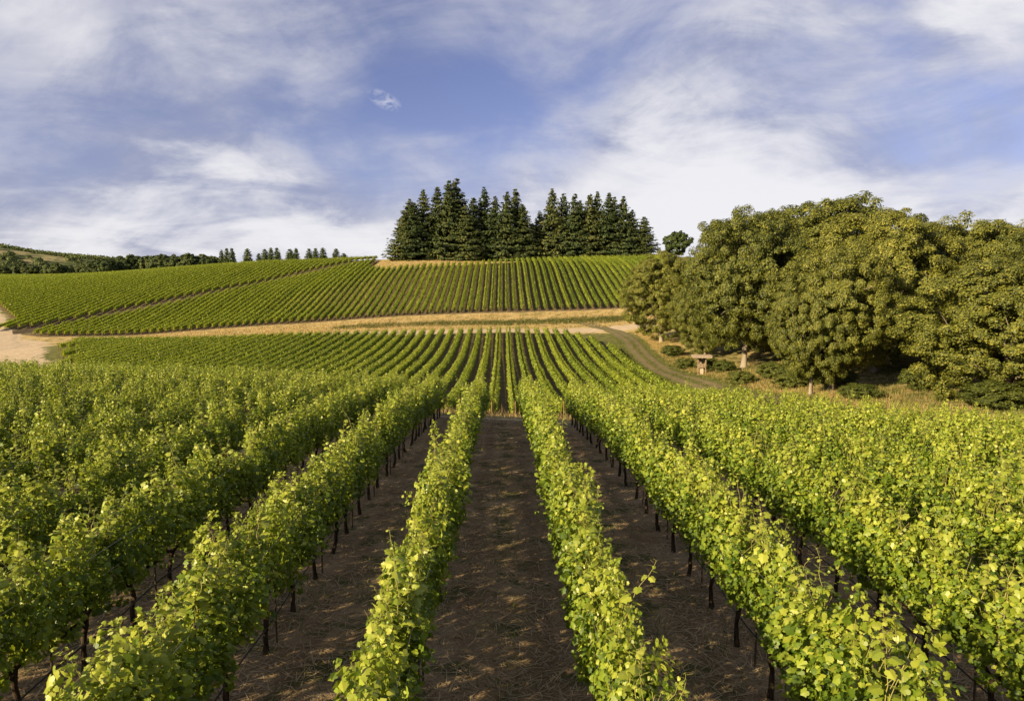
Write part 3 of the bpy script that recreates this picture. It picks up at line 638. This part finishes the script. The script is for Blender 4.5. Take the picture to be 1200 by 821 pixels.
# ------------------------------------------------------------------ far hill on the left
def far_hill():
    xs = np.linspace(-1100, -150, 96); ys = np.linspace(420, 900, 49); X, Y = np.meshgrid(xs, ys, indexing='ij')
    ridge = np.interp(X, [-1100, -700, -520, -440, -400, -345, -290, -220, -150], [86, 70, 52, 41.5, 37, 29, 19, 4, -10])
    f = np.clip((Y - 430)/190, 0, 1); f = f*f*(3 - 2*f); b = np.clip((Y - 640)/260, 0, 1)
    Z = 2 + (ridge - 2)*f - (ridge + 10)*b*b + 1.5*np.sin(X*.05 + Y*.03)*f*(1 - b)
    m, t, bs = mat('far_hill', .95, .1); P = pos(t)
    col = t.mix(t.rng(t.noise(P, .022, 5, .6, .6), .46, .56), (.06, .075, .024), (.24, .21, .10)); col = t.mix(t.rng(t.noise(P, .12, 4, .6), .5, .62), col, (.04, .05, .018)); t.l.new(col, bs.inputs['Base Color'])
    ny = len(ys); i = np.arange(len(xs)-1)[:, None]*ny + np.arange(ny-1)[None]
    o = link('hill', MB().add(np.stack([X, Y, Z], -1).reshape(-1, 3), np.stack([i, i+ny, i+ny+1, i+1], -1).reshape(-1, 4), 0, True).mesh('hill', m)); tag(o, kind='structure')
    r = np.random.default_rng(12); mb = MB()
    def hz(x, y):
        i = np.clip(np.searchsorted(xs, x), 1, len(xs)-1); j = np.clip(np.searchsorted(ys, y), 1, ny-1); return Z[i, j]
    for q in range(260):
        x = r.uniform(-620, -300); y = r.uniform(450, 585); c = np.array([x, y, hz(x, y)]); n = 60; d = norm(r.normal(0, 1, (n, 3))); d[:, 2] = abs(d[:, 2]); s = r.uniform(1.5, 4.2)
        mb.add(*place(KITE, c + d*s*np.array([1.3, 1.3, .9]), d + r.normal(0, .3, (n, 3)), r.normal(0, 1, (n, 3)), s*.55), 0)
    tag(link('hillside_shrubs', mb.mesh('hillside_shrubs', M_DIST)), 'dark shrubs scattered over the far hillside', 'shrubs', kind='stuff')
    mb = MB()
    for q in range(9):
        y = 602 + q*4.0; x = np.linspace(-640, -330, 400) + r.normal(0, .3, 400); z = np.array([hz(a, y) for a in x])
        for w in range(4): mb.add(*place(KITE, np.column_stack([x, np.full(400, y), z + r.uniform(.3, 2.1, 400)]), r.normal(0, .5, (400, 3)) + np.array([0, -.5, .8]), r.normal(0, 1, (400, 3)), 1.5), 0)
    tag(link('hilltop_vines', mb.mesh('hilltop_vines', M_DIST)), 'dark strip of vines along the ridge of the far hill', 'vineyard', kind='stuff')
far_hill()

# ------------------------------------------------------------------ wooden kiosk
def kiosk():
    x, y = 28.4, 97.0; o = empty('wooden_kiosk', (x, y, h1(x, y)), R(-14))
    tag(o, 'small weathered wooden kiosk with a flat overhanging roof beside the farm lane', 'kiosk')
    mw = bark_mat('kiosk_wood', (.13, .092, .06), (.26, .19, .125), 6); mr = bark_mat('kiosk_roof', (.26, .20, .145), (.42, .335, .25), 5)
    c, s = math.cos(R(5)), math.sin(R(5)); rot = ((1, 0, 0), (0, c, -s), (0, s, c))
    m = MB()
    for q in range(7): m.box((0, -.96 + q*.32, 2.68 + (-.96 + q*.32)*s + .012*(q % 2)), (2.7 + .1*(q % 3), .35, .09), 0, rot)
    rf = link('roof', m.mesh('roof', mr), parent=o)
    b = MB()
    for sx in (-.7, 0, .7): b.box((sx, 0, 2.56), (.10, 2.1, .12), 0, rot)
    link('rafter', b.mesh('rafter', mw), parent=rf)
    for sx in (-.52, .52):
        for sy in (-.42, .42): link('post', MB().box((sx, sy, 1.24), (.16, .16, 2.55)).mesh('post', mw), parent=o)
    m = MB().box((0, 0, 1.10), (1.2, 1.0, .08)); link('shelf', m.mesh('shelf', mw), parent=o)
    m = MB()
    for q in range(3): m.box((0, -.51, 1.22 + q*.17), (1.22, .03, .155))
    link('front_board', m.mesh('front_board', mw), parent=o)
    m = MB()
    for q in range(5): m.box((0, .52, 1.25 + q*.26), (1.22, .03, .245))
    link('back_board', m.mesh('back_board', mw), parent=o)
    link('pedestal', MB().box((0, -.05, .50), (.46, .40, 1.12)).mesh('pedestal', mr), parent=o)
kiosk()

# ------------------------------------------------------------------ grass
def grass_mat(name, a, b_, c):
    m = leaf_mat(name, a, b_, c, c, .25, .7, .15, .1); return m
def blades(name, xy, height, width, m, label, lie=0., seed=1, cat='grass'):
    r = np.random.default_rng(seed); n = len(xy); g = H(xy[:, 0], xy[:, 1]); a = r.uniform(0, 6.28, n); hgt = height*np.exp(r.normal(0, .35, n)); hgt = np.broadcast_to(hgt, (n,))
    d = np.column_stack([np.cos(a), np.sin(a), np.zeros(n)]); lt = np.column_stack([-d[:, 1], d[:, 0], np.zeros(n)])
    ln = lie + r.uniform(.1, .5, n); up = np.sqrt(np.clip(1 - np.clip(ln, 0, .97)**2, .02, 1))
    B = np.column_stack([xy, g + (.012 if lie > .6 else -.03)]); mid = B + d*(ln*hgt*.45)[:, None]; mid[:, 2] += up*hgt*.55*(.35 if lie > .6 else 1)
    tip = B + d*(ln*hgt)[:, None]; tip[:, 2] += up*hgt*(.3 if lie > .6 else .9) 
    w = (width*r.uniform(.6, 1.3, n))[:, None]*lt
    V = np.stack([B - w, B + w, mid + w*.7, mid - w*.7, tip], 1).reshape(-1, 3); o = np.arange(n)[:, None]*5
    mb = MB().add(V, np.hstack([o, o+1, o+2, o+3])); mb.f.append((np.hstack([o+3, o+2, o+4]), 0, False))
    return tag(link(name, mb.mesh(name, m)), label, cat, kind='stuff')
r = np.random.default_rng(21)
M_STRAW = grass_mat('straw', (.20, .145, .085), (.40, .30, .18), (.60, .49, .31))
M_DRY = grass_mat('dry_grass', (.24, .17, .06), (.40, .29, .11), (.55, .42, .18))
M_GREEN = grass_mat('green_grass', (.05, .07, .015), (.10, .12, .03), (.22, .20, .06))
n = 90000; y = 4 + 31*r.random(n)**1.3; x = r.uniform(-1, 1, n)*np.minimum(.85*y + 1, 19); ok = y < fg_end(x); blades('straw_litter', np.column_stack([x, y])[ok], .19, .0065, M_STRAW, 'dry straw litter lying on the soil of the vineyard aisles', .85, 2, 'straw')
pts = []
for q in range(2200):
    y = 5 + 29*r.random(); x = r.uniform(-1, 1)*min(.8*y + 1, 18); x = round(x/S)*S + (r.normal(0, .22) if r.random() < .6 else r.choice((-1, 1))*r.uniform(.75, 1.0))   # mid strip of an aisle, or under the vines
    k = r.integers(12, 40); pts.append(np.column_stack([r.normal(x, .12, k), r.normal(y, .14, k)]))
P = np.concatenate(pts); blades('weeds', P, .12, .005, M_GREEN, 'low green weeds growing in the vineyard aisles', .35, 3, 'weeds')
pts = []
def clumps(n, fx, spread, k):
    out = []
    while len(out) < n:
        x, y = fx()
        out.append(np.column_stack([r.normal(x, spread, k), r.normal(y, spread, k)]))
    return np.concatenate(out)
def headland():
    x = r.uniform(-45, 24); return x, fg_end(np.array(x)) + 1.5 + 9*r.random()**1.0
def laneside():
    y = r.uniform(40, 158); return np.interp(y, LANE[::-1, 1], LANE[::-1, 0]) + 3.0 + abs(r.normal(0, 2.6)), y
def grovefloor(): return r.uniform(29, 60), r.uniform(38, 110)
P1 = np.concatenate([clumps(700, headland, .25, 12), clumps(2600, laneside, .35, 20), clumps(700, grovefloor, .4, 16)])
blades('tall_dry_grass', P1, .36, .010, M_DRY, 'tall golden dry grass along the lane, the headland and the grove edge', .1, 4)
def bank(): 
    x = r.uniform(-100, 40); return x, r.uniform(167.5, 187.5)
def bank2():
    x = r.uniform(-55, -8); return x, r.uniform(256, 284)
P2 = np.concatenate([clumps(2600, bank, .8, 10), clumps(900, bank2, .7, 10)])
blades('bank_grass', P2, .42, .045, M_DRY, 'dry golden grass on the bank above the dirt road', .2, 5)
def greenbank():
    x = r.uniform(-20, 36); return x, r.normal(177.5, 1.6)
def weedy():
    x = 36 - 80*r.random()**1.5; return x, r.normal(176.8, 1.7)
blades('bank_weeds', clumps(1500, weedy, .5, 12), .50, .05, M_GREEN, 'strip of dull green weeds along the middle of the dry bank', .25, 7, 'weeds')
def greenlane():
    y = r.uniform(40, 150); s = r.choice((-2.5, 0, 2.3)); return np.interp(y, LANE[::-1, 1], LANE[::-1, 0]) + s + r.normal(0, .3), y
def laneedge():
    y = r.uniform(36, 120); return np.interp(y, LANE[::-1, 1], LANE[::-1, 0]) + 2.8 + abs(r.normal(0, 3.5)), y
P3 = np.concatenate([clumps(620, greenbank, .7, 12), clumps(1300, greenlane, .3, 12), clumps(2200, grovefloor, .5, 16), clumps(2300, laneedge, .4, 16)])
blades('green_grass', P3, .28, .02, M_GREEN, 'green grass along the lane and the weedy strip of the bank', .2, 6)
